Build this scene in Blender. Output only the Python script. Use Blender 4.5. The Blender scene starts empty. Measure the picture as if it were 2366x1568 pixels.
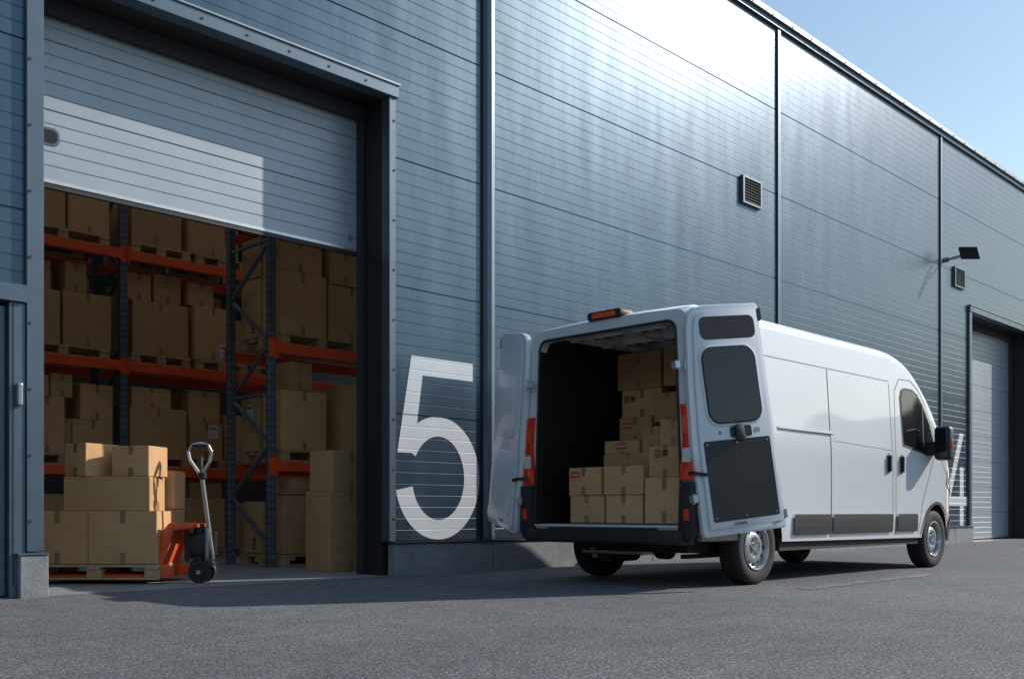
import bpy, bmesh, math, random
from mathutils import Vector, Matrix
random.seed(11)
R=math.radians
scene=bpy.context.scene
scene.view_settings.view_transform='Standard'
scene.view_settings.look='None'
scene.view_settings.exposure=0
# ---------------------------------------------------------------- materials
def mat(name,base,rough=0.6,metal=0.0,nscale=0,namt=0.0,bump=0.0,bscale=40,spec=0.5,coat=0.0,objrand=0.0,stretch=(1,1,1),rvar=0.0,bdist=0.01):
    m=bpy.data.materials.new(name); m.use_nodes=True
    nt=m.node_tree; N=nt.nodes; L=nt.links
    p=N['Principled BSDF']
    p.inputs['Base Color'].default_value=(*base,1)
    p.inputs['Roughness'].default_value=rough
    p.inputs['Metallic'].default_value=metal
    p.inputs['Specular IOR Level'].default_value=spec
    p.inputs['Coat Weight'].default_value=coat
    p.inputs['Coat Roughness'].default_value=0.04
    tc=N.new('ShaderNodeTexCoord'); mp=N.new('ShaderNodeMapping')
    mp.inputs['Scale'].default_value=stretch
    L.new(tc.outputs['Object'],mp.inputs['Vector'])
    if namt>0 or objrand>0:
        hsv=N.new('ShaderNodeHueSaturation'); hsv.inputs['Color'].default_value=(*base,1)
        val=None
        if namt>0:
            nz=N.new('ShaderNodeTexNoise'); nz.inputs['Scale'].default_value=nscale; nz.inputs['Detail'].default_value=6
            nz.inputs['Roughness'].default_value=0.6
            L.new(mp.outputs[0],nz.inputs['Vector'])
            mr=N.new('ShaderNodeMapRange'); mr.inputs[1].default_value=0.3; mr.inputs[2].default_value=0.7
            mr.inputs[3].default_value=1-namt; mr.inputs[4].default_value=1+namt
            L.new(nz.outputs['Fac'],mr.inputs[0]); val=mr.outputs[0]
            if rvar>0:
                m2=N.new('ShaderNodeMapRange'); m2.inputs[1].default_value=0.3; m2.inputs[2].default_value=0.7
                m2.inputs[3].default_value=rough-rvar; m2.inputs[4].default_value=rough+rvar
                L.new(nz.outputs['Fac'],m2.inputs[0]); L.new(m2.outputs[0],p.inputs['Roughness'])
        if objrand>0:
            oi=N.new('ShaderNodeObjectInfo'); m3=N.new('ShaderNodeMapRange')
            m3.inputs[3].default_value=1-objrand; m3.inputs[4].default_value=1+objrand
            L.new(oi.outputs['Random'],m3.inputs[0])
            if val is None: val=m3.outputs[0]
            else:
                mu=N.new('ShaderNodeMath'); mu.operation='MULTIPLY'
                L.new(val,mu.inputs[0]); L.new(m3.outputs[0],mu.inputs[1]); val=mu.outputs[0]
        L.new(val,hsv.inputs['Value']); L.new(hsv.outputs[0],p.inputs['Base Color'])
    if bump>0:
        nb=N.new('ShaderNodeTexNoise'); nb.inputs['Scale'].default_value=bscale; nb.inputs['Detail'].default_value=4
        L.new(mp.outputs[0],nb.inputs['Vector'])
        bp=N.new('ShaderNodeBump'); bp.inputs['Strength'].default_value=bump; bp.inputs['Distance'].default_value=bdist
        L.new(nb.outputs['Fac'],bp.inputs['Height']); L.new(bp.outputs[0],p.inputs['Normal'])
    return m
M={}
M['wall']=mat('metal_cladding',(0.078,0.118,0.160),0.31,0.75,1.5,0.07,0.05,1.3,spec=0.35,rvar=0.03,stretch=(2.2,1,.4),bdist=0.02)
M['trim']=mat('trim_metal',(0.11,0.15,0.19),0.38,0.5,3,0.08)
M['trimdark']=mat('dark_gap',(0.03,0.035,0.04),0.6)
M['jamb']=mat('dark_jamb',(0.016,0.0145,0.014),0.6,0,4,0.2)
M['shutter']=mat('shutter_metal',(0.36,0.405,0.45),0.42,0.25,2,0.06,0.1,3)
M['number']=mat('number_paint',(0.56,0.60,0.64),0.45,0.1,3,0.05)
M['concrete']=mat('plinth_concrete',(0.23,0.245,0.26),0.85,0,6,0.18,0.4,60)
M['floor']=mat('warehouse_floor',(0.26,0.275,0.28),0.5,0,3,0.15)
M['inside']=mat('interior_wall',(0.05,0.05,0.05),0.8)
M['liner']=mat('white_bounce_liner',(0.55,0.55,0.54),0.8)  # white lining out of view, added so light bounces around inside
M['card']=mat('cardboard',(0.55,0.335,0.165),0.85,0,5,0.07,0.1,80,spec=0.2,objrand=0.16)
M['tape']=mat('packing_tape',(0.30,0.175,0.085),0.35,0,8,0.1)
M['wood']=mat('pallet_wood',(0.50,0.35,0.19),0.8,0,9,0.25,0.3,50,stretch=(1,6,6),objrand=0.1)
M['orange']=mat('rack_orange',(0.85,0.10,0.025),0.45,0,6,0.12)
M['rack']=mat('rack_blue_grey',(0.13,0.165,0.20),0.5,0.3,6,0.1)
M['slot']=mat('slot_dark',(0.01,0.01,0.012),0.8)
M['white']=mat('van_paint',(0.66,0.70,0.74),0.30,0,1.5,0.02,coat=1.0)
M['whitein']=mat('van_inner_white',(0.66,0.70,0.74),0.4,0,3,0.03,coat=0.3)
M['black']=mat('black_plastic',(0.018,0.018,0.02),0.55,0,30,0.2)
M['blackpanel']=mat('black_door_panel',(0.012,0.013,0.016),0.45,0,5,0.2)
M['glass']=mat('tinted_glass',(0.008,0.009,0.011),0.06,0,spec=0.6)
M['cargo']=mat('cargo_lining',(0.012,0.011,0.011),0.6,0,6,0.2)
M['ceil']=mat('cargo_ceiling',(0.68,0.69,0.70),0.5,0.1,6,0.1)
M['alu']=mat('aluminium',(0.55,0.56,0.57),0.35,0.8,9,0.1)
M['red']=mat('tail_lens_red',(0.75,0.04,0.012),0.15,coat=1.0)
M['amber']=mat('lens_orange',(0.80,0.10,0.03),0.15,coat=1.0)
M['clear']=mat('lens_clear',(0.7,0.7,0.7),0.1,coat=1.0)
M['tyre']=mat('tyre_rubber',(0.022,0.022,0.023),0.8,0,30,0.25,0.4,90)
M['rim']=mat('steel_rim',(0.50,0.51,0.52),0.35,0.7,8,0.08)
M['under']=mat('underbody',(0.02,0.02,0.02),0.7)
M['seam']=mat('panel_seam',(0.18,0.19,0.20),0.6)
M['truckorange']=mat('truck_orange',(0.72,0.10,0.022),0.4,0,7,0.08)
M['steel']=mat('brushed_steel',(0.35,0.37,0.38),0.35,0.8,8,0.1)
M['sticker']=mat('white_label',(0.75,0.76,0.78),0.6)
M['stickred']=mat('red_label',(0.62,0.05,0.025),0.6)
M['ink']=mat('black_ink',(0.03,0.025,0.02),0.8)
M['vent']=mat('vent_louvre',(0.45,0.43,0.38),0.6)
M['foliage']=mat('hill_foliage',(0.018,0.024,0.024),0.95,0,0.15,0.4)
M['roofm']=mat('roof_flashing',(0.24,0.28,0.32),0.4,0.5,3,0.1)
def translucent():  # translucent material for the added roof panel that brightens the interior
    m=bpy.data.materials.new('added_fill_panel'); m.use_nodes=True
    nt=m.node_tree; N=nt.nodes; L=nt.links; N.remove(N['Principled BSDF'])
    t_=N.new('ShaderNodeBsdfTranslucent'); t_.inputs[0].default_value=(.22,.225,.23,1)
    L.new(t_.outputs[0],N['Material Output'].inputs[0]); return m
M['fillpanel']=translucent()

def asphalt(name,pale_blotches=False):
    m=bpy.data.materials.new(name); m.use_nodes=True
    nt=m.node_tree; N=nt.nodes; L=nt.links; p=N['Principled BSDF']
    p.inputs['Roughness'].default_value=0.85; p.inputs['Specular IOR Level'].default_value=0.35
    tc=N.new('ShaderNodeTexCoord')
    def noise(s,d=5,r=0.6):
        n=N.new('ShaderNodeTexNoise'); n.inputs['Scale'].default_value=s; n.inputs['Detail'].default_value=d; n.inputs['Roughness'].default_value=r
        L.new(tc.outputs['Object'],n.inputs['Vector']); return n
    def ramp(src,p0,c0,p1,c1):
        r=N.new('ShaderNodeValToRGB'); r.color_ramp.elements[0].position=p0; r.color_ramp.elements[1].position=p1
        r.color_ramp.elements[0].color=(*c0,1); r.color_ramp.elements[1].color=(*c1,1); L.new(src,r.inputs[0]); return r.outputs[0]
    def mul(a_,b_):
        mx=N.new('ShaderNodeMix'); mx.data_type='RGBA'; mx.blend_type='MULTIPLY'; mx.inputs[0].default_value=1
        L.new(a_,mx.inputs[6]); L.new(b_,mx.inputs[7]); return mx.outputs[2]
    a=noise(0.35,6); b=noise(62,3,0.65); c=noise(4,7,.7); d=noise(22,4,.7)
    base=ramp(a.outputs['Fac'],.3,(0.084,0.095,0.104),.7,(0.135,0.143,0.150))
    x=mul(base,ramp(b.outputs['Fac'],.36,(.25,.25,.27),.66,(2.1,2.02,1.95)))
    x=mul(x,ramp(c.outputs['Fac'],.3,(.78,.78,.80),.7,(1.2,1.2,1.19)))
    x=mul(x,ramp(d.outputs['Fac'],.3,(.62,.62,.64),.7,(1.36,1.36,1.35)))
    vo=N.new('ShaderNodeTexVoronoi'); vo.inputs['Scale'].default_value=30; L.new(tc.outputs['Object'],vo.inputs['Vector'])
    lt=N.new('ShaderNodeMath'); lt.operation='LESS_THAN'; lt.inputs[1].default_value=.17; L.new(vo.outputs['Distance'],lt.inputs[0])
    mz=N.new('ShaderNodeMix'); mz.data_type='RGBA'; L.new(lt.outputs[0],mz.inputs[0]); L.new(x,mz.inputs[6])
    vc=N.new('ShaderNodeMix'); vc.data_type='RGBA'; vc.inputs[6].default_value=(.05,.055,.06,1); vc.inputs[7].default_value=(.34,.29,.23,1)
    sp=N.new('ShaderNodeSeparateColor'); L.new(vo.outputs['Color'],sp.inputs[0]); L.new(sp.outputs[0],vc.inputs[0]); L.new(vc.outputs[2],mz.inputs[7])
    out=mz.outputs[2]
    if pale_blotches:  # mixes paler blotches into the asphalt colour
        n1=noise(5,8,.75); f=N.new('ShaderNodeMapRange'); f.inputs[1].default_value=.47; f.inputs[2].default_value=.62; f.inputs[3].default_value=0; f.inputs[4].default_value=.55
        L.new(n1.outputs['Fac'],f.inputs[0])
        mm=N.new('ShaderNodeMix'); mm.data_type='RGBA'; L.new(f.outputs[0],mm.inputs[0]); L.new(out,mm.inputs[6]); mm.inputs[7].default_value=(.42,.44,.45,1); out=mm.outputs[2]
    L.new(out,p.inputs['Base Color'])
    bp=N.new('ShaderNodeBump'); bp.inputs['Strength'].default_value=0.8; bp.inputs['Distance'].default_value=0.008
    L.new(b.outputs['Fac'],bp.inputs['Height']); L.new(bp.outputs[0],p.inputs['Normal'])
    return m
M['asphalt']=asphalt('asphalt'); M['paleasphalt']=asphalt('pale_blotched_asphalt',True)

# ---------------------------------------------------------------- builder
class B:
    def __init__(s): s.V=[];s.F=[];s.I=[];s.mats=[]
    def mi(s,m):
        if m not in s.mats: s.mats.append(m)
        return s.mats.index(m)
    def add(s,bm,m=None,X=None):
        if X is not None: bmesh.ops.transform(bm,matrix=X,verts=bm.verts)
        o=len(s.V); bm.verts.index_update()
        s.V+= [tuple(v.co) for v in bm.verts]
        for f in bm.faces:
            s.F.append([o+v.index for v in f.verts]); s.I.append(s.mi(m))
        bm.free()
    def box(s,x0,x1,y0,y1,z0,z1,m,bev=0,X=None,seg=1):
        bm=bmesh.new(); bmesh.ops.create_cube(bm,size=1)
        for v in bm.verts:
            v.co=Vector((x0+(v.co.x+.5)*(x1-x0),y0+(v.co.y+.5)*(y1-y0),z0+(v.co.z+.5)*(z1-z0)))
        if bev>0: bmesh.ops.bevel(bm,geom=list(bm.edges),offset=bev,segments=seg,affect='EDGES',profile=0.5)
        bmesh.ops.recalc_face_normals(bm,faces=bm.faces)
        s.add(bm,m,X)
    def cyl(s,p0,p1,r,m,seg=16,r2=None,X=None):
        p0=Vector(p0);p1=Vector(p1); d=p1-p0
        bm=bmesh.new(); bmesh.ops.create_cone(bm,cap_ends=True,segments=seg,radius1=r,radius2=(r if r2 is None else r2),depth=d.length)
        q=d.to_track_quat('Z','Y').to_matrix().to_4x4(); q.translation=(p0+p1)/2
        bmesh.ops.transform(bm,matrix=q,verts=bm.verts); s.add(bm,m,X)
    def bar(s,p0,p1,w,h,m,X=None,up=(0,0,1)):
        p0=Vector(p0);p1=Vector(p1); d=p1-p0; z=d.normalized(); x=Vector(up).cross(z)
        if x.length<1e-4: x=Vector((1,0,0))
        x.normalize(); y=z.cross(x)
        bm=bmesh.new(); bmesh.ops.create_cube(bm,size=1)
        c=(p0+p1)/2
        for v in bm.verts: v.co=c+x*v.co.x*w+y*v.co.y*h+z*v.co.z*d.length
        bmesh.ops.recalc_face_normals(bm,faces=bm.faces)
        s.add(bm,m,X)
    def prism(s,pts,plane,lo,hi,m,X=None,bev=0):
        def P(a,b,c):
            return {'yz':(c,a,b),'xz':(a,c,b),'xy':(a,b,c)}[plane]
        bm=bmesh.new(); vs=[bm.verts.new(P(a,b,lo)) for a,b in pts]; f=bm.faces.new(vs)
        r=bmesh.ops.extrude_face_region(bm,geom=[f])
        vv=[g for g in r['geom'] if isinstance(g,bmesh.types.BMVert)]
        d=Vector(P(0,0,hi-lo))
        bmesh.ops.translate(bm,vec=d,verts=vv)
        bmesh.ops.recalc_face_normals(bm,faces=bm.faces)
        if bev>0:
            es=[e for e in bm.edges if abs((e.verts[0].co-e.verts[1].co).normalized().dot(d.normalized()))<0.5]
            bmesh.ops.bevel(bm,geom=es,offset=bev,segments=2,affect='EDGES',profile=0.5)
        s.add(bm,m,X)
    def poly(s,pts,m,X=None):
        bm=bmesh.new(); bm.faces.new([bm.verts.new(p) for p in pts]); s.add(bm,m,X)
    def lathe(s,prof,c,sgn,m,seg=40,X=None,closed=False):
        bm=bmesh.new(); rings=[]
        for k in range(seg):
            a=2*math.pi*k/seg
            rings.append([bm.verts.new((c[0]+r*math.cos(a),c[1]+sgn*y,c[2]+r*math.sin(a))) for r,y in prof])
        n=len(prof)
        for k in range(seg):
            A=rings[k];C=rings[(k+1)%seg]
            for i in range(n if closed else n-1):
                j=(i+1)%n
                try: bm.faces.new((A[i],A[j],C[j],C[i]))
                except: pass
        bmesh.ops.remove_doubles(bm,verts=bm.verts,dist=1e-5)
        bmesh.ops.recalc_face_normals(bm,faces=bm.faces)
        s.add(bm,m,X)
    def obj(s,name,parent=None,loc=(0,0,0),rotz=0,smooth=None):
        me=bpy.data.meshes.new(name); me.from_pydata(s.V,[],s.F)
        for m in s.mats: me.materials.append(m)
        me.polygons.foreach_set('material_index',s.I)
        if smooth:
            me.polygons.foreach_set('use_smooth',[True]*len(me.polygons)); me.set_sharp_from_angle(angle=R(smooth))
        me.update()
        o=bpy.data.objects.new(name,me); scene.collection.objects.link(o)
        o.location=loc; o.rotation_euler=(0,0,rotz)
        if parent: o.parent=parent
        return o
def empty(name,loc=(0,0,0)):
    e=bpy.data.objects.new(name,None); scene.collection.objects.link(e); e.location=loc; e.empty_display_size=0.3; return e
def rrect(a0,a1,b0,b1,r,n=6):
    pts=[]
    for cx,cy,s in ((a1-r,b1-r,0),(a0+r,b1-r,90),(a0+r,b0+r,180),(a1-r,b0+r,270)):
        for k in range(n+1):
            t=R(s+90*k/n); pts.append((cx+r*math.cos(t),cy+r*math.sin(t)))
    return pts
def interp(tab,x):
    if x<=tab[0][0]: return tab[0][1]
    for (a,b),(c,d) in zip(tab,tab[1:]):
        if x<=c: return b+(d-b)*(x-a)/(c-a)
    return tab[-1][1]
def smooth_interp(tab,x):
    n=len(tab)
    if x<=tab[0][0]: return tab[0][1]
    if x>=tab[-1][0]: return tab[-1][1]
    for i in range(n-1):
        if x<=tab[i+1][0]:
            x0,y0=tab[i];x1,y1=tab[i+1]; h=x1-x0; s=(y1-y0)/h
            sl=(tab[i][1]-tab[i-1][1])/(tab[i][0]-tab[i-1][0]) if i>0 else s
            sr=(tab[i+2][1]-tab[i+1][1])/(tab[i+2][0]-tab[i+1][0]) if i<n-2 else s
            m0=0 if sl*s<=0 else (sl+s)/2; m1=0 if sr*s<=0 else (sr+s)/2
            t=(x-x0)/h
            return (2*t**3-3*t*t+1)*y0+(t**3-2*t*t+t)*h*m0+(-2*t**3+3*t*t)*y1+(t**3-t*t)*h*m1

# ---------------------------------------------------------------- ground
g=B(); g.poly([(-500,-500,0),(700,-500,0),(700,500,0),(-500,500,0)],M['asphalt']); g.obj('ground')
g=B(); g.poly([(7.9,-4.02,.004),(10.6,-3.98,.004),(10.7,-3.80,.004),(7.9,-3.86,.004)],M['paleasphalt']); g.obj('pale_ground_strip')  # strip of asphalt with paler blotches beside the van
h=B(); bm=bmesh.new(); rows=[]
for i in range(0,121):
    a=R(175+185*i/120)
    base=19+3*math.sin(i*0.21)+2*math.sin(i*0.53+1)+1.2*math.sin(i*1.3)
    col=[]
    for j,(rr,hh) in enumerate([(85,0),(92,.55),(104,.85),(120,1.0),(150,.9),(190,0)]):
        col.append(bm.verts.new((10+rr*math.cos(a),-5+rr*math.sin(a),base*hh+(random.uniform(-.7,.7) if hh>0 else -0.1))))
    rows.append(col)
for A,C in zip(rows,rows[1:]):
    for i in range(5): bm.faces.new((A[i],A[i+1],C[i+1],C[i]))
bmesh.ops.recalc_face_normals(bm,faces=bm.faces)
h.add(bm,M['foliage']); h.obj('wooded_hill')

# ---------------------------------------------------------------- building
bld=empty('warehouse_building')
ZB=.36;PH=1.345;NR=11
grooves=[]
for k in range(7):
    for j in range(NR):
        z=ZB+PH*k+PH*j/NR
        grooves.append((z,.009,.012) if j==0 else (z,.006,.0026))
def cladding(b,x0,x1,z0,z1,m):
    prof=[(0,z0)]
    for z,w,d in grooves:
        if z-w>z0+.005 and z+w<z1-.005:
            prof+= [(0,z-w),(d,z-w*.35),(d,z+w*.35),(0,z+w)]
    prof.append((0,z1))
    bm=bmesh.new()
    A=[bm.verts.new((x0,y,z)) for y,z in prof]; C=[bm.verts.new((x1,y,z)) for y,z in prof]
    for i in range(len(prof)-1): bm.faces.new((A[i],C[i],C[i+1],A[i+1]))
    b.add(bm,m)
w=B(); RT=8.40
for x0,x1,z0 in [(-8,1.68,.34),(1.68,2.834,2.46),(2.834,6.50,5.13),(6.50,7.748,.34),(7.90,14.24,.34),(14.34,20.70,.34),(20.80,22.26,.34),(22.26,26.3,5.13),(26.3,33.6,.34),(33.7,60,.34)]:
    cladding(w,x0,x1,z0,RT,M['wall'])
w.obj('cladding_panels',bld)
t=B()
t.box(7.72,7.96,.014,.06,.3,RT,M['trimdark'])
t.prism([(7.80,-.001),(7.82,-.055),(7.87,-.075),(7.93,-.06),(7.955,-.001)],'xy',.36,RT,M['trim'])
for x in (14.29,20.75,33.65):
    t.box(x-.06,x+.06,.014,.06,.3,RT,M['trimdark'])
    t.box(x-.035,x+.045,-.03,.011,.36,RT,M['trim'],.004)
for X0,X1 in ((2.965,6.43),(22.36,26.2)):
    t.box(X0-.13,X0,-.045,.1,.36,5.0,M['trim'],.004)
    t.box(X1,X1+.085,-.035,.1,.36,5.0,M['trim'],.004)
    t.box(X0-.13,X1+.11,-.06,.1,5.0,5.125,M['trim'],.004)
    t.box(X0-.13,X1+.12,-.075,.02,5.127,5.145,M['roofm'])
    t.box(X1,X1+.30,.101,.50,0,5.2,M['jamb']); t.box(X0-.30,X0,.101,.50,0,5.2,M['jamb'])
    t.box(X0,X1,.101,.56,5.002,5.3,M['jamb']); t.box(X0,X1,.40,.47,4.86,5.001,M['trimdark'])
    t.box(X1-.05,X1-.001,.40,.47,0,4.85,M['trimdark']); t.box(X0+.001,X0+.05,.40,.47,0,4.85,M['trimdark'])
    for k in range(9):
        t.cyl((X1+.065,-.034,.6+k*.52),(X1+.065,-.043,.6+k*.52),.012,M['trimdark'],8)
        t.cyl((X0-.105,-.044,.6+k*.52),(X0-.105,-.053,.6+k*.52),.012,M['trimdark'],8)
    n=int((X1-X0)/.45)
    for k in range(n+1):
        t.cyl((X0+k*.45,-.059,5.06),(X0+k*.45,-.068,5.06),.012,M['trimdark'],8)
t.obj('trims_and_jambs',bld)
r=B()
r.box(-8,60,-.05,.3,8.39,8.47,M['trim'],.003)
r.box(-8,60,-.10,.3,8.472,8.56,M['roofm'],.004)
for k in range(110): r.cyl((-7+k*.6,-.101,8.50),(-7+k*.6,-.112,8.50),.014,M['trimdark'],8)
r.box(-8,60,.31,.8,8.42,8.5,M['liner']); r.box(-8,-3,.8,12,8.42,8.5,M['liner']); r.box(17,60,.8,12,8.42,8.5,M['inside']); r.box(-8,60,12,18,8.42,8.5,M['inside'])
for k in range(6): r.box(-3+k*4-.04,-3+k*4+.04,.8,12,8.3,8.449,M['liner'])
r.poly([(-3,.8,8.46),(17,.8,8.46),(17,12,8.46),(-3,12,8.46)],M['fillpanel'])  # made-up translucent roof panel, unseen, added to light the shelves
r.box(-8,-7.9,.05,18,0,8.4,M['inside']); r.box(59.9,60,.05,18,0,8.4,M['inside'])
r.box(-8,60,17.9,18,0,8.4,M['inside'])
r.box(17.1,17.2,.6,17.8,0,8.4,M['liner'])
r.box(-7.8,2.6,.52,.58,0.01,8.4,M['liner']); r.box(6.75,22,.52,.58,0.01,8.4,M['liner']); r.box(2.61,6.74,.58,.62,5.0,8.4,M['liner'])  # unseen front wall linings, added to bounce light onto the box fronts
r.box(-8,60,.03,17.8,-.2,.004,M['floor'])
r.obj('roof_and_shell',bld)
p=B()
xs=[6.47]+[7.9+1.5*k for k in range(10)]
xs=[x for x in xs if x<22.2]+[22.37]
for a,c in zip(xs,xs[1:]): p.box(a+.004,c-.004,-.07,.05,-.1,.335,M['concrete'],.006)
for a,c in ((-8,1.7),(26.25,60)): p.box(a,c,-.07,.05,-.1,.335,M['concrete'],.006)
p.box(2.77,2.985,-.09,.12,-.1,.335,M['concrete'],.006)
p.box(2.75,2.99,-.10,-.0,.337,.352,M['trim'])
for a,c in ((6.45,22.39),(-8,1.7),(26.25,60)): p.box(a,c,-.088,.02,.337,.352,M['trimdark'])
p.obj('concrete_plinth',bld)
d=B()
d.box(1.72,2.70,.03,.08,.02,2.28,M['trim']); d.box(2.71,2.83,-.03,.1,.0,2.31,M['trim'],.004); d.box(1.6,1.71,-.03,.1,.0,2.31,M['trim'],.004)
d.box(1.55,2.833,-.06,.1,2.312,2.45,M['trim'],.004); d.box(1.6,1.72,-.02,.02,.35,.36,M['trim'])
d.box(2.755,2.80,-.075,-.03,1.5,1.68,M['steel'],.012,seg=2); d.box(2.735,2.745,-.034,-.03,.1,2.3,M['trimdark'])
d.obj('personnel_door',bld)
def sectional(name,X0,X1,zb,zt,handle):
    b=B(); Y=.48; prof=[]; z=zb+.04
    prof.append((Y,z))
    k=1
    while z<zt:
        z=zb+.04+k*.118; k+=1
        dd=.014 if k%5==1 else .006
        ww=.008 if k%5==1 else .006
        if z<zt: prof+= [(Y,z-ww),(Y+dd,z),(Y,z+ww)]
    prof.append((Y,zt))
    bm=bmesh.new(); A=[bm.verts.new((X0,y,z)) for y,z in prof]; C=[bm.verts.new((X1,y,z)) for y,z in prof]
    for i in range(len(prof)-1): bm.faces.new((A[i],C[i],C[i+1],A[i+1]))
    b.add(bm,M['shutter'])
    b.box(X0,X1,Y+.02,Y+.06,zb,zt,M['inside'])
    b.box(X0,X1,Y-.006,Y+.03,zb+.012,zb+.04,M['alu']); b.box(X0,X1,Y,Y+.04,zb-.03,zb+.01,M['black'])
    if handle:
        b.prism(rrect(3.0,3.28,3.78,3.93,.05),'xz',Y-.006,Y+.004,M['trim']); b.prism(rrect(3.02,3.26,3.80,3.91,.04),'xz',Y-.009,Y-.0065,M['slot'])
        b.cyl((6.3,Y,3.60),(6.3,Y-.02,3.60),.028,M['steel'],14)
    b.obj(name,bld)
sectional('sectional_door',2.965,6.43,3.45,4.90,True)
sectional('sectional_door_closed',22.36,26.2,.03,4.90,False)
def numeral(name,polys,X0,Z0):
    b=B()
    for n,pl in enumerate(polys):
        bm=bmesh.new(); bm.faces.new([bm.verts.new((X0+x,0,Z0+z)) for x,z in pl])
        for z,wd,dp in grooves:
            for zz in (z-wd,z-wd*.35,z+wd*.35,z+wd):
                bmesh.ops.bisect_plane(bm,geom=bm.verts[:]+bm.edges[:]+bm.faces[:],plane_co=(0,0,zz),plane_no=(0,0,1),dist=1e-5)
        for v in bm.verts:
            dy=0
            for z,wd,dp in grooves:
                if abs(v.co.z-z)<wd*.36: dy=dp
            v.co.y=-.002-.001*n+dy
        b.add(bm,M['number'])
    b.obj(name,bld)
cx,cz=.605,.67; ring=[]
for k in range(61):
    a=R(192+318*k/60); ring.append((cx+.607*math.cos(a),cz+.67*math.sin(a)))
for k in range(61):
    a=R(510-318*k/60); ring.append((cx+.375*math.cos(a),cz+.455*math.sin(a)))
five=[ring,[(.03,.93),(.24,.93),(.29,1.2),(.375,1.77),(1.11,1.77),(1.11,1.97),(.22,1.97)]]
numeral('number_five',five,6.53,.37)
four=[[(.0,.42),(.0,.62),(.70,1.97),(.93,1.97),(.22,.62)],[(.0,.42),(1.12,.42),(1.12,.62),(.0,.62)],[(.70,0),(.91,0),(.91,1.25),(.70,1.25)]]
numeral('number_four',four,21.08,.37)
def vent(x0,x1,z0,z1):
    b=B()
    b.box(x0,x1,-.05,0.0,z0,z0+.03,M['trim']); b.box(x0,x1,-.05,0,z1-.03,z1,M['trim']); b.box(x0,x0+.04,-.05,0,z0+.031,z1-.031,M['trim']); b.box(x1-.04,x1,-.05,0,z0+.031,z1-.031,M['trim'])
    b.box(x0+.04,x1-.04,-.012,-.004,z0+.031,z1-.031,M['slot'])
    n=8; dz=(z1-z0-.08)/n
    for i in range(n):
        z=z0+.045+dz*i
        b.prism([(-.045,z),(-.05,z+.006),(-.02,z+dz*.62),(-.012,z+dz*.50)],'yz',x0+.05,x1-.05,M['vent'])
    b.obj('wall_vent')
vent(13.2,13.74,5.38,5.80); vent(21.42,21.98,5.42,5.84)
f=B()
f.cyl((20.95,0,5.88),(20.95,-.12,5.88),.05,M['steel']); f.cyl((20.95,-.1,5.88),(21.02,-.36,5.93),.03,M['steel'])
X=Matrix.Translation((21.08,-.46,5.97))@Matrix.Rotation(R(45),4,'Z')@Matrix.Rotation(R(-62),4,'Y')
f.box(-.15,.15,-.19,.19,-.03,.03,M['black'],.01,X=X); f.box(-.12,.12,-.16,.16,-.036,-.031,M['clear'],X=X)
for k in range(5): f.box(-.12+.05*k,-.105+.05*k,-.16,.16,.031,.06,M['black'],X=X)
f.obj('floodlight')

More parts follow.
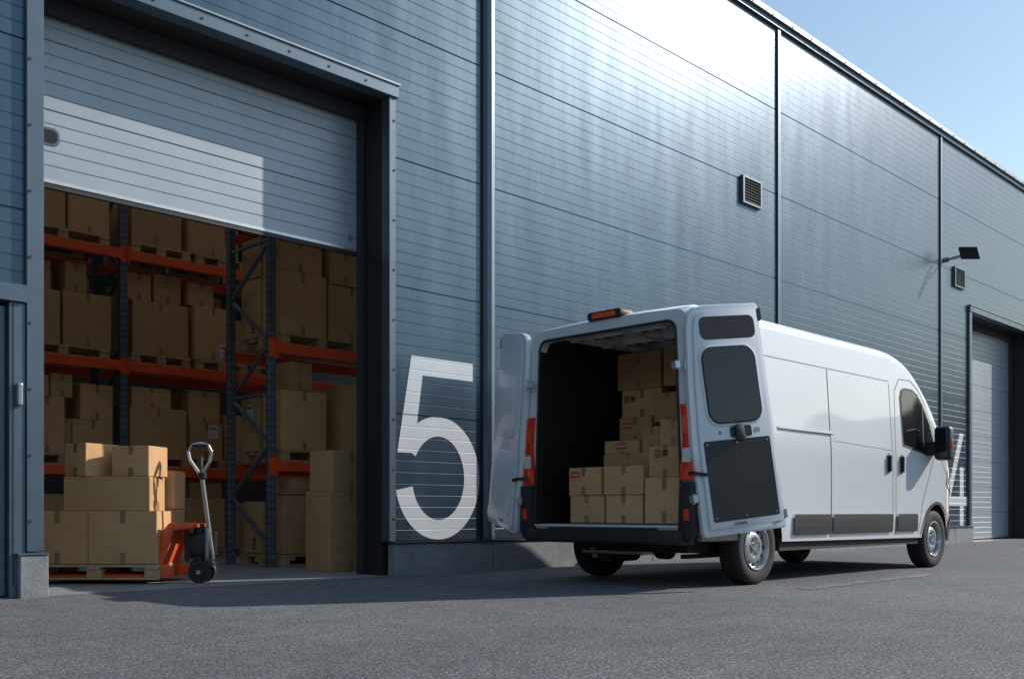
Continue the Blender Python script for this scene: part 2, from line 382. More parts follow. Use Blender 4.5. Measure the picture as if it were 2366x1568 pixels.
# ---------------------------------------------------------------- boxes, pallets
def text_mesh(body,size,m):
    cu=bpy.data.curves.new('txt','FONT'); cu.body=body; cu.size=size; cu.align_x='CENTER'; cu.align_y='CENTER'
    o=bpy.data.objects.new('txt',cu); scene.collection.objects.link(o)
    dg=bpy.context.evaluated_depsgraph_get(); me=bpy.data.meshes.new_from_object(o.evaluated_get(dg))
    bpy.data.objects.remove(o); bm=bmesh.new(); bm.from_mesh(me); return bm
def cbox(x0,x1,y0,y1,z0,z1,axis='y',rot=None,label=None,fr=None):
    hx=(x1-x0)/2;hy=(y1-y0)/2;H=z1-z0
    b=B(); bm=bmesh.new(); bmesh.ops.create_cube(bm,size=1)
    for v in bm.verts: v.co=Vector((v.co.x*2*hx,v.co.y*2*hy,(v.co.z+.5)*H))
    bmesh.ops.subdivide_edges(bm,edges=bm.edges[:],cuts=2,use_grid_fill=True)
    bu=random.uniform(-.003,.006)
    for v in bm.verts:
        fx=abs(v.co.x)/hx; fy=abs(v.co.y)/hy; fz=abs(v.co.z/H-.5)*2
        if fx>.99 and fy<.9 and fz<.9: v.co.x+=math.copysign(bu,v.co.x)
        if fy>.99 and fx<.9 and fz<.9: v.co.y+=math.copysign(bu,v.co.y)
    es=[e for e in bm.edges if e.is_manifold and e.calc_face_angle(0)>1.2]
    bmesh.ops.bevel(bm,geom=es,offset=.005,segments=1,affect='EDGES')
    b.add(bm,M['card'])
    T=.024; q=.0012; dl=min(.11,H*.3); u=random.uniform(-.01,.01); qb=q+max(bu,0)*.6
    if axis=='y':
        for s in (-1,1):
            Y=s*(hy+qb)
            b.poly([(u-T,Y,H-.002),(u+T,Y,H-.002),(u+T,Y,H-dl),(u-T,Y,H-dl)],M['tape'])
            b.poly([(u-T,Y,.002),(u+T,Y,.002),(u+T,Y,dl),(u-T,Y,dl)],M['tape'])
        b.poly([(u-T,-hy,H+q),(u+T,-hy,H+q),(u+T,hy,H+q),(u-T,hy,H+q)],M['tape'])
    else:
        for s in (-1,1):
            Xp=s*(hx+qb)
            b.poly([(Xp,u-T,H-.002),(Xp,u+T,H-.002),(Xp,u+T,H-dl),(Xp,u-T,H-dl)],M['tape'])
            b.poly([(Xp,u-T,.002),(Xp,u+T,.002),(Xp,u+T,dl),(Xp,u-T,dl)],M['tape'])
        b.poly([(-hx,u-T,H+q),(-hx,u+T,H+q),(hx,u+T,H+q),(hx,u-T,H+q)],M['tape'])
    if label:
        face,kind,a,c=label
        if face=='Y': F=Matrix.Translation((a,-hy-.008,c))@Matrix.Rotation(R(90),4,'X')
        else: F=Matrix.Translation((-hx-.008,-a,c))@Matrix.Rotation(R(-90),4,'Z')@Matrix.Rotation(R(90),4,'X')
        def quad(ax,ay,w,hh,m,z=0): b.poly([(ax-w/2,ay-hh/2,z),(ax+w/2,ay-hh/2,z),(ax+w/2,ay+hh/2,z),(ax-w/2,ay+hh/2,z)],m,F)
        if kind=='fragile':
            quad(0,0,.13,.055,M['stickred']); bm=text_mesh('FRAGILE',.03,None); b.add(bm,M['sticker'],F@Matrix.Translation((0,0,.0015)))
        if kind=='white':
            quad(0,0,.15,.19,M['sticker'])
            for i in range(10): quad(-.055+i*.012,.05,.004+.004*(i%2),.05,M['ink'],.0015)
            for i in range(4): quad(-.01,-.01-.02*i,.1-.015*(i%2),.006,M['ink'],.0015)
        if kind=='marks':
            quad(-.04,0,.06,.07,M['ink']); quad(-.04,0,.05,.06,M['tape'],.0012)
            for i in range(6): quad(.015+i*.011,0,.005,.06,M['ink'])
        if kind=='up':
            b.poly([(-.015,-.06,0),(.015,-.06,0),(.015,.0,0),(-.015,.0,0)],M['ink'],F)
            b.poly([(-.045,.0,0),(.045,.0,0),(0,.065,0)],M['ink'],F); quad(0,-.085,.1,.014,M['ink'])
    if rot is None: rot=R(random.uniform(-1.5,1.5))
    cxm,cym=(x0+x1)/2,(y0+y1)/2
    if fr:
        o,rz=fr; p=Vector(o)+Matrix.Rotation(rz,3,'Z')@Vector((cxm,cym,z0)); return b.obj('cardboard_box',loc=p,rotz=rz+rot)
    return b.obj('cardboard_box',loc=(cxm,cym,z0+.001),rotz=rot)
def pallet(x0,x1,y0,y1,z0,fr=None):
    lx=x1-x0;ly=y1-y0; b=B(); hx=lx/2;hy=ly/2
    for k in range(5):
        y=-hy+.06+(ly-.12)*k/4; b.box(-hx,hx,y-.058,y+.058,.118,.14,M['wood'],.002)
    for i in (-1,0,1):
        x=i*(hx-.065)
        b.box(x-.06,x+.06,-hy,hy,.097,.117,M['wood'],.002)
        for j in (-1,0,1):
            y=j*(hy-.065); b.box(x-.065,x+.065,y-.055,y+.055,.021,.096,M['wood'],.002)
    for j in (-1,0,1):
        y=j*(hy-.065); b.box(-hx,hx,y-.055,y+.055,0,.02,M['wood'],.002)
    if fr:
        o,rz=fr; p=Vector(o)+Matrix.Rotation(rz,3,'Z')@Vector(((x0+x1)/2,(y0+y1)/2,z0)); return b.obj('wooden_pallet',loc=p,rotz=rz)
    return b.obj('wooden_pallet',loc=((x0+x1)/2,(y0+y1)/2,z0))
def rack(xs,y0,y1,levels,zt):
    b=B(); pw=.05
    for x in xs:
        for y in (y0,y1):
            b.box(x-pw,x+pw,y-.035,y+.035,.012,zt,M['rack'],.006)
            b.box(x-.09,x+.09,y-.08,y+.08,.004,.012,M['rack'])
            n=int(zt/.09)
            for k in range(n):
                for s in (-.02,.02):
                    b.box(x+s-.006,x+s+.006,y-.0365,y-.03,.06+k*.09,.10+k*.09,M['slot'])
                b.box(x-pw-.0015,x-pw+.004,y-.009,y+.009,.06+k*.09,.10+k*.09,M['slot'])
        z=.25; s=0
        while z+.6<zt:
            a,c=(y0,y1) if s%2==0 else (y1,y0)
            b.bar((x,a,z),(x,c,z+.62),.035,.045,M['rack'],up=(1,0,0)); z+=.62; s+=1
            if s%3==0: b.bar((x,y0,z),(x,y1,z),.035,.045,M['rack'],up=(1,0,0))
    for a,c in zip(xs,xs[1:]):
        for z in levels:
            for y in (y0-.055,y1+.055):
                b.box(a+.052,c-.052,y-.022,y+.022,z-.13,z,M['orange'],.004)
                b.box(a+.04,a+.058,y-.026,y+.03,z-.17,z+.06,M['orange'])
                b.box(c-.058,c-.04,y-.026,y+.03,z-.17,z+.06,M['orange'])
                b.box(a-.045,a+.045,y+.016,y+.019,z-.17,z+.05,M['orange'])
    return b.obj('pallet_rack')
rack([0.3,3.08,5.86,8.64,11.4],5.10,6.05,[1.29,2.72,4.24],5.9)
rack([6.45,9.25,12.05],2.30,3.25,[1.29,2.72,4.24],5.9)
Y0=5.08
for z in (1.29,2.72,4.24,.004):
    for x0,x1 in ((3.3,4.35),(4.45,5.67),(5.97,6.84),(6.92,7.75),(7.85,8.55)): pallet(x0,x1,Y0,Y0+.95,z)
def row(lst,ya,dep,**k):
    for t_ in lst:
        x0,x1,z0,z1=t_[:4]; lab=t_[4] if len(t_)>4 else None
        cbox(x0,x1,ya+random.uniform(0,.05),ya+dep,z0,z1,label=lab)
row([(4.42,5.03,2.86,3.56),(5.07,5.70,2.86,3.58),(6.0,6.82,2.86,3.60),(6.9,7.48,2.86,3.64,('Y','white',.17,.16)),(7.55,8.2,2.86,3.5),
     (3.5,4.3,2.86,3.5),
     (4.5,5.1,4.38,5.2),(5.14,5.68,4.38,5.1),(5.98,6.7,4.38,5.2),(6.8,7.6,4.38,5.0),
     (4.62,5.08,1.43,2.17),(5.2,5.73,1.43,1.90),(5.95,6.79,1.43,2.12),(6.84,7.34,1.43,1.96,('Y','white',.1,.4)),(7.4,8.0,1.43,2.1),(3.6,4.5,1.43,2.0),
     (4.5,5.1,.15,.9),(5.15,5.75,.15,.8),(6.0,6.7,.15,.85),(6.78,7.4,.15,.87),(7.5,8.2,.15,.8),(3.5,4.3,.15,.9)],Y0,.45)
row([(5.3,5.74,1.905,2.38),(6.0,6.57,2.125,2.40),(6.84,7.32,1.965,2.42),(4.62,4.9,2.175,2.45),(4.92,5.2,2.175,2.48)],Y0+.04,.4)
row([(4.5,4.95,3.57,3.95),(5.12,5.4,3.6,3.98),(5.95,6.3,3.61,3.98),(6.35,6.75,3.61,4.02),(6.85,7.25,3.65,3.98),(5.08,5.2,1.43,1.9),(6.9,7.4,.875,1.1),(6.05,6.6,.855,1.08)],Y0+.1,.35)
row([(4.4,5.6,2.9,3.9),(6.0,7.6,2.9,3.9),(4.5,5.7,1.45,2.45),(6.0,7.6,1.45,2.4),(4.4,5.7,4.4,5.3),(6,7.7,4.4,5.3)],Y0+.5,.4)
Y1=2.28
for z in (1.29,2.72,4.24,.004):
    for x0,x1 in ((6.58,7.78),(7.88,9.0)): pallet(x0,x1,Y1,Y1+.95,z)
row([(6.57,7.24,2.86,3.62),(7.29,8.0,2.86,3.56),(8.1,8.8,2.86,3.6),(6.58,7.24,1.43,2.16),(7.5,8.2,1.43,2.3),(6.62,7.3,.15,.87),(7.38,7.66,.15,.86),(7.75,8.4,.15,.9),
     (6.58,7.2,3.63,4.05),(7.3,7.8,3.57,4.0),(6.6,7.5,4.39,5.1),(6.72,7.05,2.17,2.52),(6.75,7.2,.88,1.1)],Y1,.42)
cbox(6.57,7.1,Y1+.46,Y1+.93,2.86,3.6,label=('X','up',.05,.15)); cbox(6.57,7.2,Y1+.46,Y1+.93,1.43,2.1,label=('X','white',.0,.5)); cbox(6.6,7.2,Y1+.46,Y1+.93,.15,.8,label=('X','up',.05,.15))
cbox(6.56,6.6+.5,Y1+.45,Y1+.9,3.61,4.1)
cbox(6.38,6.98,.98,1.45,.004,.90,rot=0); cbox(6.42,6.95,1.0,1.42,.902,1.36,rot=R(3))
cbox(5.1,5.7,3.9,4.4,.004,.62); cbox(5.3,5.9,4.45,4.9,.004,.9)

# pallet pile (turned toward the yard)
fr=((4.05,1.255,0),R(-45))
pallet(-.6,.6,-.4,.4,.045,fr)
cbox(-.62,-.05,-.39,.0,.19,.68,rot=R(.5),fr=fr); cbox(-.045,.59,-.40,.0,.19,.68,rot=0,fr=fr)
cbox(-.6,.0,.02,.39,.19,.66,rot=0,fr=fr); cbox(.02,.59,.02,.39,.19,.70,rot=R(-1),fr=fr)
cbox(-.28,.53,-.385,.0,.681,1.0,rot=R(-2),fr=fr,axis='x'); cbox(.14,.6,.03,.38,.701,1.07,rot=R(2),fr=fr)
cbox(-.24,.04,-.37,.02,1.002,1.31,rot=R(-27),fr=fr); cbox(.17,.55,-.36,-.04,1.002,1.285,rot=R(-12),fr=fr)
# ---------------------------------------------------------------- pallet truck
k=B()
for y in (-.18,.18):
    k.box(-1.45,-.30,y-.08,y+.08,.05,.092,M['truckorange'],.01)
k.prism([(-.40,.055),(-.20,.055),(-.17,.11),(-.20,.17),(-.28,.18),(-.16,.50),(.02,.52),(.02,.56),(-.2,.57),(-.26,.50)],'xz',-.25,-.18,M['truckorange'],bev=.008)
k.prism([(-.40,.055),(-.20,.055),(-.17,.11),(-.20,.17),(-.28,.18),(-.16,.50),(.02,.52),(.02,.56),(-.2,.57),(-.26,.50)],'xz',.18,.25,M['truckorange'],bev=.008)
k.prism([(-.36,.10),(-.32,.10),(-.18,.52),(-.18,.56),(-.22,.55),(-.26,.46)],'xz',-.179,.179,M['truckorange']); k.box(-.19,.02,-.179,.179,.53,.558,M['truckorange'])
k.box(-.13,.08,-.07,.07,.25,.47,M['black'],.03,seg=2); k.cyl((0,0,.18),(0,0,.56),.05,M['black'],20); k.cyl((.09,-.05,.24),(.09,-.05,.52),.022,M['steel']); k.cyl((-.1,-.06,.2),(-.1,-.06,.5),.02,M['black'])
for i in range(9): k.cyl((.125,.03,.27+i*.025),(.125,.03,.283+i*.025),.035,M['black'],14)
k.box(-.06,.13,-.11,.11,.15,.21,M['black'],.02)
for y in (-.09,.09):
    k.lathe([(.0,-.03),(.03,-.03),(.035,-.022),(.06,-.02),(.07,-.032),(.1,-.03),(.105,-.02),(.105,.02),(.1,.03),(.07,.032),(.06,.02),(.035,.022),(.03,.03),(0,.03)],(.03,y,.105),1,M['black'],28)
    k.cyl((.03,y-.034,.105),(.03,y+.034,.105),.022,M['steel'])
k.cyl((.03,-.12,.105),(.03,.12,.105),.014,M['steel'])
k.cyl((.13,0,.22),(.03,-.02,1.02),.021,M['steel'],14)
lp=[(.03,1.0),(-.01,1.06),(-.085,1.17),(-.10,1.25),(-.06,1.31),(.02,1.325),(.09,1.305),(.125,1.24),(.105,1.15),(.05,1.06),(.03,1.0)]
for a,c in zip(lp,lp[1:]): k.cyl((a[0],-.02,a[1]),(c[0],-.02,c[1]),.015,M['alu'],10)
k.bar((-.06,-.02,1.30),(.09,-.02,1.30),.03,.03,M['black']); k.cyl((.03,-.02,1.03),(.035,-.03,1.2),.008,M['steel'])
k.box(.0,.07,-.05,.01,.98,1.05,M['black'],.01)
tt=9.5;lat=-.314*9.5
k.obj('pallet_truck',loc=(.7071*(tt+lat),.7071*(tt-lat)-8.27,0),rotz=R(-46),smooth=35)

# ---------------------------------------------------------------- van
VX,VY=7.10,-2.37
van=empty('delivery_van',(VX,VY,0))
Ht=[(0,2.44),(.1,2.48),(.4,2.51),(1.2,2.52),(3.6,2.52),(4.0,2.50),(4.3,2.43),(4.5,2.33),(4.8,2.11),(5.0,1.93),(5.2,1.73),(5.4,1.52),(5.55,1.39),(5.75,1.26),(5.9,1.12),(5.97,.98),(6.0,.86)]
Wt=[(0,.995),(.12,1.02),(.4,1.025),(4.4,1.025),(5.0,1.012),(5.4,.985),(5.65,.93),(5.82,.85),(5.93,.76),(6.0,.66)]
Tt=[(.2,.965),(.4,.985),(.6,1),(1.25,1.0),(1.5,.985),(2.0,.955),(2.6,.91)]
Zt=[(0,.42),(.5,.40),(1.4,.36),(4.6,.34),(5.4,.30),(6.0,.30)]
Hf=lambda x:smooth_interp(Ht,x)
Wf=lambda x:smooth_interp(Wt,x)
Tf=lambda z:smooth_interp(Tt,z)
Zf=lambda x:interp(Zt,x)
def rc(x): return interp([(0,.13),(4.2,.13),(5.0,.09),(5.5,.14),(5.9,.18),(6,.12)],x)
NS,NA,NT=18,7,5
def half(x):
    H=Hf(x);W=Wf(x);zb=Zf(x);r=rc(x); pts=[(0,zb),(W*Tf(zb)-.05,zb)]
    z1=H-r
    for i in range(NS+1):
        z=zb+.03+(z1-zb-.03)*i/NS; pts.append((W*Tf(z),z))
    ye=W*Tf(z1)
    for i in range(1,NA+1):
        a=R(84*i/NA); pts.append((ye-r+r*math.cos(a),z1+r*math.sin(a)*.93))
    ya,za=pts[-1]
    for i in range(1,NT+1):
        f_=i/NT; pts.append((ya*(1-f_),za+(H-za+.012)*(1-(1-f_)**2)))
    return pts
xs=[0,.04,.1,.2,.35]+[.35+.17*i for i in range(1,22)]
xs=[x for x in xs if x<3.85]+[3.9+.07*i for i in range(0,30)]
xs=[x for x in xs if x<5.93]+[5.93,5.96,5.985,6.0]
bm=bmesh.new(); rings=[]
for x in xs:
    hp=half(x); full=hp+[(-a,b_) for a,b_ in reversed(hp[1:-1])]
    rings.append([bm.verts.new((x,y,z)) for y,z in full])
n=len(rings[0])
for A,C in zip(rings,rings[1:]):
    for i in range(n):
        j=(i+1)%n; bm.faces.new((A[i],A[j],C[j],C[i]))
bm.faces.new(rings[0]); bm.faces.new(rings[-1])
bmesh.ops.recalc_face_normals(bm,faces=bm.faces)
me=bpy.data.meshes.new('body'); bm.to_mesh(me); bm.free()
body=bpy.data.objects.new('body',me); scene.collection.objects.link(body)
cut=[]
def cutter(fn):
    b=B(); fn(b); o=b.obj('cutter'); cut.append(o)
    md=body.modifiers.new('b','BOOLEAN'); md.operation='DIFFERENCE'; md.object=o; md.solver='EXACT'
def section(b0,b1,z0,z1,r):
    pts=[(-b0,z0),(b0,z0)]
    for k_ in range(7):
        a=R(90*k_/6); pts.append((b1-r+r*math.cos(a),z1-r+r*math.sin(a)))
    for k_ in range(7):
        a=R(90+90*k_/6); pts.append((-b1+r+r*math.cos(a),z1-r+r*math.sin(a)))
    return pts
cutter(lambda b:b.prism(section(.87,.80,.55,2.33,.09),'yz',-.3,.2,M['cargo']))
cutter(lambda b:b.prism(section(.95,.80,.551,2.43,.08),'yz',.09,3.35,M['cargo']))
for x in (1.02,5.05):
    for s in (-1,1):
        cutter(lambda b,x=x,s=s:b.cyl((x,s*.70,.35),(x,s*1.3,.35),.415,M['under'],48))
dg=bpy.context.evaluated_depsgraph_get()
nm=bpy.data.meshes.new_from_object(body.evaluated_get(dg))
body.modifiers.clear(); body.data=nm; body.name='body'
for o in cut: bpy.data.objects.remove(o)
nm.materials.clear()
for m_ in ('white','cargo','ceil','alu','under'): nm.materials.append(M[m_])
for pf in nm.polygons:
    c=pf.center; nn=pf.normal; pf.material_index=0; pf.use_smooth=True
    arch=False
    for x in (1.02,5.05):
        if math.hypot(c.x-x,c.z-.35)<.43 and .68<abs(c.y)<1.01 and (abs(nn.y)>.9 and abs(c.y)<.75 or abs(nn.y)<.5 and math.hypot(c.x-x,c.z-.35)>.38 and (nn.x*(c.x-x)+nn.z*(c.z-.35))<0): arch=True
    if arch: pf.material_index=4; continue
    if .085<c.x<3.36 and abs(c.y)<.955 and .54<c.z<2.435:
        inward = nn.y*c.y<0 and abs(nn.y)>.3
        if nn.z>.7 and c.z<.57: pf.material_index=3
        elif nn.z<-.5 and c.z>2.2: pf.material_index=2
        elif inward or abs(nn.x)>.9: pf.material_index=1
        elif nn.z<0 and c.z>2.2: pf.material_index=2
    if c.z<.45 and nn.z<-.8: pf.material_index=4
nm.set_sharp_from_angle(angle=R(32))
body.parent=van
def spatch(b,poly,sgn,off,m,dx=.08,dz=.08):
    bm=bmesh.new(); bm.faces.new([bm.verts.new((x,0,z)) for x,z in poly])
    x0=min(p[0] for p in poly);x1=max(p[0] for p in poly);z0=min(p[1] for p in poly);z1=max(p[1] for p in poly)
    k_=x0+dx
    while k_<x1-1e-4:
        bmesh.ops.bisect_plane(bm,geom=bm.verts[:]+bm.edges[:]+bm.faces[:],plane_co=(k_,0,0),plane_no=(1,0,0),dist=1e-5); k_+=dx
    k_=z0+dz
    while k_<z1-1e-4:
        bmesh.ops.bisect_plane(bm,geom=bm.verts[:]+bm.edges[:]+bm.faces[:],plane_co=(0,0,k_),plane_no=(0,0,1),dist=1e-5); k_+=dz
    for v in bm.verts:
        x,z=v.co.x,v.co.z; v.co.y=sgn*(Wf(x)*Tf(z)+off)
    b.add(bm,m)
def line(b,pts,sgn,w_,m,off=.003):
    for (x0,z0),(x1,z1) in zip(pts,pts[1:]):
        d=Vector((x1-x0,z1-z0)); l=d.length; d/=l; nrm=Vector((-d.y,d.x))*w_/2
        spatch(b,[(x0-nrm.x,z0-nrm.y),(x1-nrm.x,z1-nrm.y),(x1+nrm.x,z1+nrm.y),(x0+nrm.x,z0+nrm.y)],sgn,off,m)
sd=B()
for s in (-1,1):
    win=[(4.10,1.42),(4.08,1.98),(4.13,2.07),(4.22,2.10),(4.44,2.10),(4.58,2.05),(4.72,1.93),(4.90,1.72),(5.02,1.50),(5.05,1.37),(4.8,1.34)]
    spatch(sd,win,s,.004,M['black']); wc=(4.5,1.72)
    spatch(sd,[(wc[0]+(x-wc[0])*.93,wc[1]+(z-wc[1])*.92) for x,z in win],s,.007,M['glass'])
    line(sd,[(4.66,1.37),(4.70,1.93)],s,.03,M['black'],.0085)
    for a,c in ((1.62,2.36),(2.40,3.80),(3.92,4.46)):
        spatch(sd,rrect(a,c,.445,.645,.02,3),s,.018,M['black'])
        spatch(sd,[(a+.01,.645),(c-.01,.645),(c-.01,.652),(a+.01,.652)],s,.009,M['seam'])
    line(sd,[(2.38,.42),(2.38,2.13)],s,.011,M['trimdark']); line(sd,[(3.82,.42),(3.82,2.12)],s,.009,M['seam'])
    line(sd,[(3.90,.42),(3.90,1.4),(3.96,2.05),(4.1,2.19),(4.40,2.2)],s,.009,M['seam'])
    line(sd,[(4.40,2.2),(4.62,2.1),(4.8,1.93),(5.02,1.62),(5.1,1.40)],s,.010,M['seam'])
    line(sd,[(4.98,1.33),(4.62,.78),(4.52,.42)],s,.010,M['seam'])
    line(sd,[(5.15,1.42),(5.3,1.22),(5.75,.98)],s,.010,M['seam'])
    line(sd,[(.1,2.14),(3.82,2.14)],s,.007,M['seam'])
    line(sd,[(1.35,1.475),(2.42,1.475)],s,.036,M['whitein'],.012); line(sd,[(1.35,1.462),(2.42,1.462)],s,.010,M['slot'],.014)
    line(sd,[(2.42,1.40),(3.80,1.36)],s,.005,M['seam'],.002)
    for hx_ in (3.70,4.03):
        spatch(sd,rrect(hx_-.035,hx_+.035,1.10,1.32,.034,5),s,.012,M['black']); 
        y=Wf(hx_)*Tf(1.2); sd.box(hx_-.015,hx_+.015,min(s*(y+.013),s*(y+.04)),max(s*(y+.013),s*(y+.04)),1.12,1.30,M['black'],.006)
    spatch(sd,[(5.47,.31),(5.99,.31),(5.99,.60),(5.60,.60),(5.50,.5)],s,.014,M['black'],.04,.06)
    spatch(sd,[(5.42,1.02),(5.52,1.20),(5.62,1.17),(5.86,.98),(5.90,.88),(5.75,.86)],s,.008,M['clear'],.04,.05)
    spatch(sd,[(5.50,1.04),(5.56,1.13),(5.72,1.03),(5.80,.93),(5.72,.91)],s,.011,M['seam'],.04,.05)
    N_=24
    for i in range(N_):
        a0=R(180*i/N_-0);a1=R(180*(i+1)/N_)
        q=[(5.05+r_*math.cos(a_),.35+r_*math.sin(a_)) for r_,a_ in ((.41,a0),(.445,a0),(.445,a1),(.41,a1))]
        if min(z_ for _,z_ in q)>.36: spatch(sd,q,s,.012,M['black'],.2,.2)
sd.obj('side_trim_and_windows',van)
ws=B(); bm=bmesh.new(); rg=[]
for i in range(15):
    x=4.42+(5.40-4.42)*i/14; hp=half(x); st=2+NS+4; seq=hp[st:]; full=seq+[(-a,b_) for a,b_ in reversed(seq[:-1])]
    sl=(Hf(x+.01)-Hf(x-.01))/.02; nx=-sl/math.hypot(1,sl); nz=1/math.hypot(1,sl)
    rg.append([bm.verts.new((x+nx*.006,y*1.004,z+nz*.006)) for y,z in full])
for A,C in zip(rg,rg[1:]):
    for i in range(len(A)-1): bm.faces.new((A[i],A[i+1],C[i+1],C[i]))
bmesh.ops.recalc_face_normals(bm,faces=bm.faces); ws.add(bm,M['glass']); ws.obj('windscreen',van,smooth=60)
fr_=B()
fr_.box(5.985,6.03,-.68,.68,.30,.58,M['black'],.02); fr_.box(5.99,6.015,-.5,.5,.62,.84,M['black'],.01)
for i in range(4): fr_.box(6.0,6.022,-.48,.48,.64+.05*i,.655+.05*i,M['steel'])
fr_.box(6.02,6.035,-.26,.26,.42,.53,M['white'],.003)
for s in (-1,1):
    y=1.0
    fr_.box(4.74,4.90,min(s*(y+.10),s*(y+.29)),max(s*(y+.10),s*(y+.29)),1.28,1.68,M['black'],.045,seg=3)
    fr_.box(4.728,4.739,min(s*(y+.12),s*(y+.27)),max(s*(y+.12),s*(y+.27)),1.44,1.65,M['glass']); fr_.box(4.728,4.739,min(s*(y+.12),s*(y+.27)),max(s*(y+.12),s*(y+.27)),1.31,1.42,M['glass'])
    fr_.prism([(4.72,1.34),(4.95,1.34),(4.93,1.50),(4.76,1.50)],'xz',min(s*(y-.03),s*(y+.14)),max(s*(y-.03),s*(y+.14)),M['black'])
    fr_.box(4.80,4.85,min(s*(y+.27),s*(y+.296)),max(s*(y+.27),s*(y+.296)),1.42,1.52,M['amber'],.005)
fr_.obj('front_bumper_and_mirrors',van,smooth=40)
def wheel(b,x,y,s):
    c=(x,y,.345)
    b.lathe([(.205,-.09),(.25,-.108),(.31,-.11),(.335,-.095),(.345,-.075),(.345,-.03),(.337,-.028),(.337,-.02),(.345,-.018),(.345,.018),(.337,.02),(.337,.028),(.345,.03),(.345,.075),(.335,.095),(.31,.11),(.25,.108),(.205,.09)],c,s,M['tyre'],56,closed=True)
    b.lathe([(.205,.09),(.213,.104),(.205,.106),(.195,.092),(.188,.05),(.176,.04),(.155,.062),(.12,.078),(.095,.078),(.085,.06),(.0,.06)],c,s,M['rim'],56)
    b.lathe([(.205,-.09),(.19,-.08),(.18,.03),(0,.03)],c,s,M['under'],40)
    for i in range(12):
        a=2*math.pi*i/12; cx_,cz_=x+.155*math.cos(a),.345+.155*math.sin(a)
        b.cyl((cx_,y+s*.05,cz_),(cx_,y+s*.068,cz_),.017,M['slot'],12)
    for i in range(5):
        a=2*math.pi*i/5+.3; b.cyl((x+.065*math.cos(a),y+s*.058,.345+.065*math.sin(a)),(x+.065*math.cos(a),y+s*.078,.345+.065*math.sin(a)),.013,M['steel'],6)
    b.cyl((x,y+s*.058,.345),(x,y+s*.09,.345),.042,M['steel'],24,.035)
wh=B()
for x in (1.02,5.05):
    for s in (-1,1): wheel(wh,x,s*.885,s)
wh.obj('wheels',van,smooth=40)
ub=B()
ub.box(.35,5.4,-.68,.68,.30,.50,M['under']); ub.box(1.45,4.6,-.97,.97,.30,.40,M['under'])
ub.cyl((1.02,-.8,.33),(1.02,.8,.33),.06,M['under']); ub.cyl((1.02,0,.33),(1.02,.12,.33),.13,M['under']); ub.cyl((5.05,-.8,.33),(5.05,.8,.33),.05,M['under'])
ub.cyl((.25,.35,.30),(1.2,.38,.30),.035,M['steel']); ub.cyl((.45,.35,.27),(.9,.35,.27),.09,M['under'])
ub.box(.5,1.6,.5,.56,.22,.28,M['steel']); ub.box(.5,1.6,-.56,-.5,.24,.28,M['under'])
ub.cyl((.12,-.35,.30),(.12,.35,.30),.02,M['steel'])
ub.box(-.10,.12,-.93,.93,.385,.515,M['black'],.02,seg=2)
ub.box(-.115,-.0,-.62,.62,.40,.532,M['black'],.012)
for i in range(22): ub.box(-.11,-.01,-.6+i*.055,-.575+i*.055,.5325,.536,M['steel'])
for s in (-1,1):
    ub.prism([(s*.86,.40),(s*1.0,.42),(s*1.035,.5),(s*1.02,.93),(s*.88,.93)],'yz',-.06,.10,M['black'],bev=.012)
    ub.prism([(.0,.42),(.62,.42),(.60,.55),(.0,.62)],'xz',min(s*1.0,s*1.035),max(s*1.0,s*1.035),M['black'])
    ub.prism(rrect(min(s*.93,s*.985),max(s*.93,s*.985),.60,.70,.01,2),'yz',-.064,-.058,M['red'])
    ub.prism([(s*.865,.94),(s*1.005,.94),(s*1.022,1.25),(s*1.0,1.55),(s*.96,1.60),(s*.87,1.60),(s*.895,1.3)],'yz',-.035,.07,M['red'],bev=.01)
    ub.prism([(s*.90,1.10),(s*.985,1.10),(s*.99,1.22),(s*.905,1.22)],'yz',-.038,-.034,M['clear'])
    ub.prism([(s*.89,1.36),(s*.98,1.36),(s*.975,1.5),(s*.885,1.5)],'yz',-.038,-.034,M['amber'])
    bmx=[]
    for i in range(13):
        a=R(180*i/12); bmx.append((1.02-.46*math.cos(a),.551+.27*math.sin(a)))
    ub.prism(bmx,'xz',min(s*.66,s*.948),max(s*.66,s*.948),M['cargo'])
ub.box(-.02,.085,-.868,.868,.535,.553,M['whitein']); ub.box(.085,.12,-.868,.868,.551,.558,M['alu'])
for i in range(6):
    x=.42+i*.5
    ub.prism([(x-.05,2.432),(x-.03,2.37),(x+.03,2.37),(x+.05,2.432)],'xz',-.76,.76,M['ceil'])
    for j in range(9): ub.box(x-.022,x+.022,-.64+j*.15,-.56+j*.15,2.366,2.3695,M['slot'])
for j in range(3): ub.box(.2,3.2,-.5+j*.5-.03,-.5+j*.5+.03,2.352,2.368,M['ceil'])
for s in (-1,1): ub.box(.22,3.3,min(s*.905,s*.89),max(s*.905,s*.89),.9,.93,M['black'])
seal=section(.878,.808,.553,2.338,.095)[1:]
for a,c in zip(seal,seal[1:]+[section(.878,.808,.553,2.338,.095)[0]]):
    if (Vector(a)-Vector(c)).length>.001 and not(a[1]<.6 and c[1]<.6): ub.cyl((-.006,a[0],a[1]),(-.006,c[0],c[1]),.012,M['black'],8)
ub.prism(rrect(-.22,.18,2.445,2.525,.03,4),'yz',-.03,.16,M['black'],bev=.008); ub.prism(rrect(-.16,.12,2.46,2.507,.018,4),'yz',-.036,-.029,M['amber'])
ub.obj('rear_and_underbody',van,smooth=35)
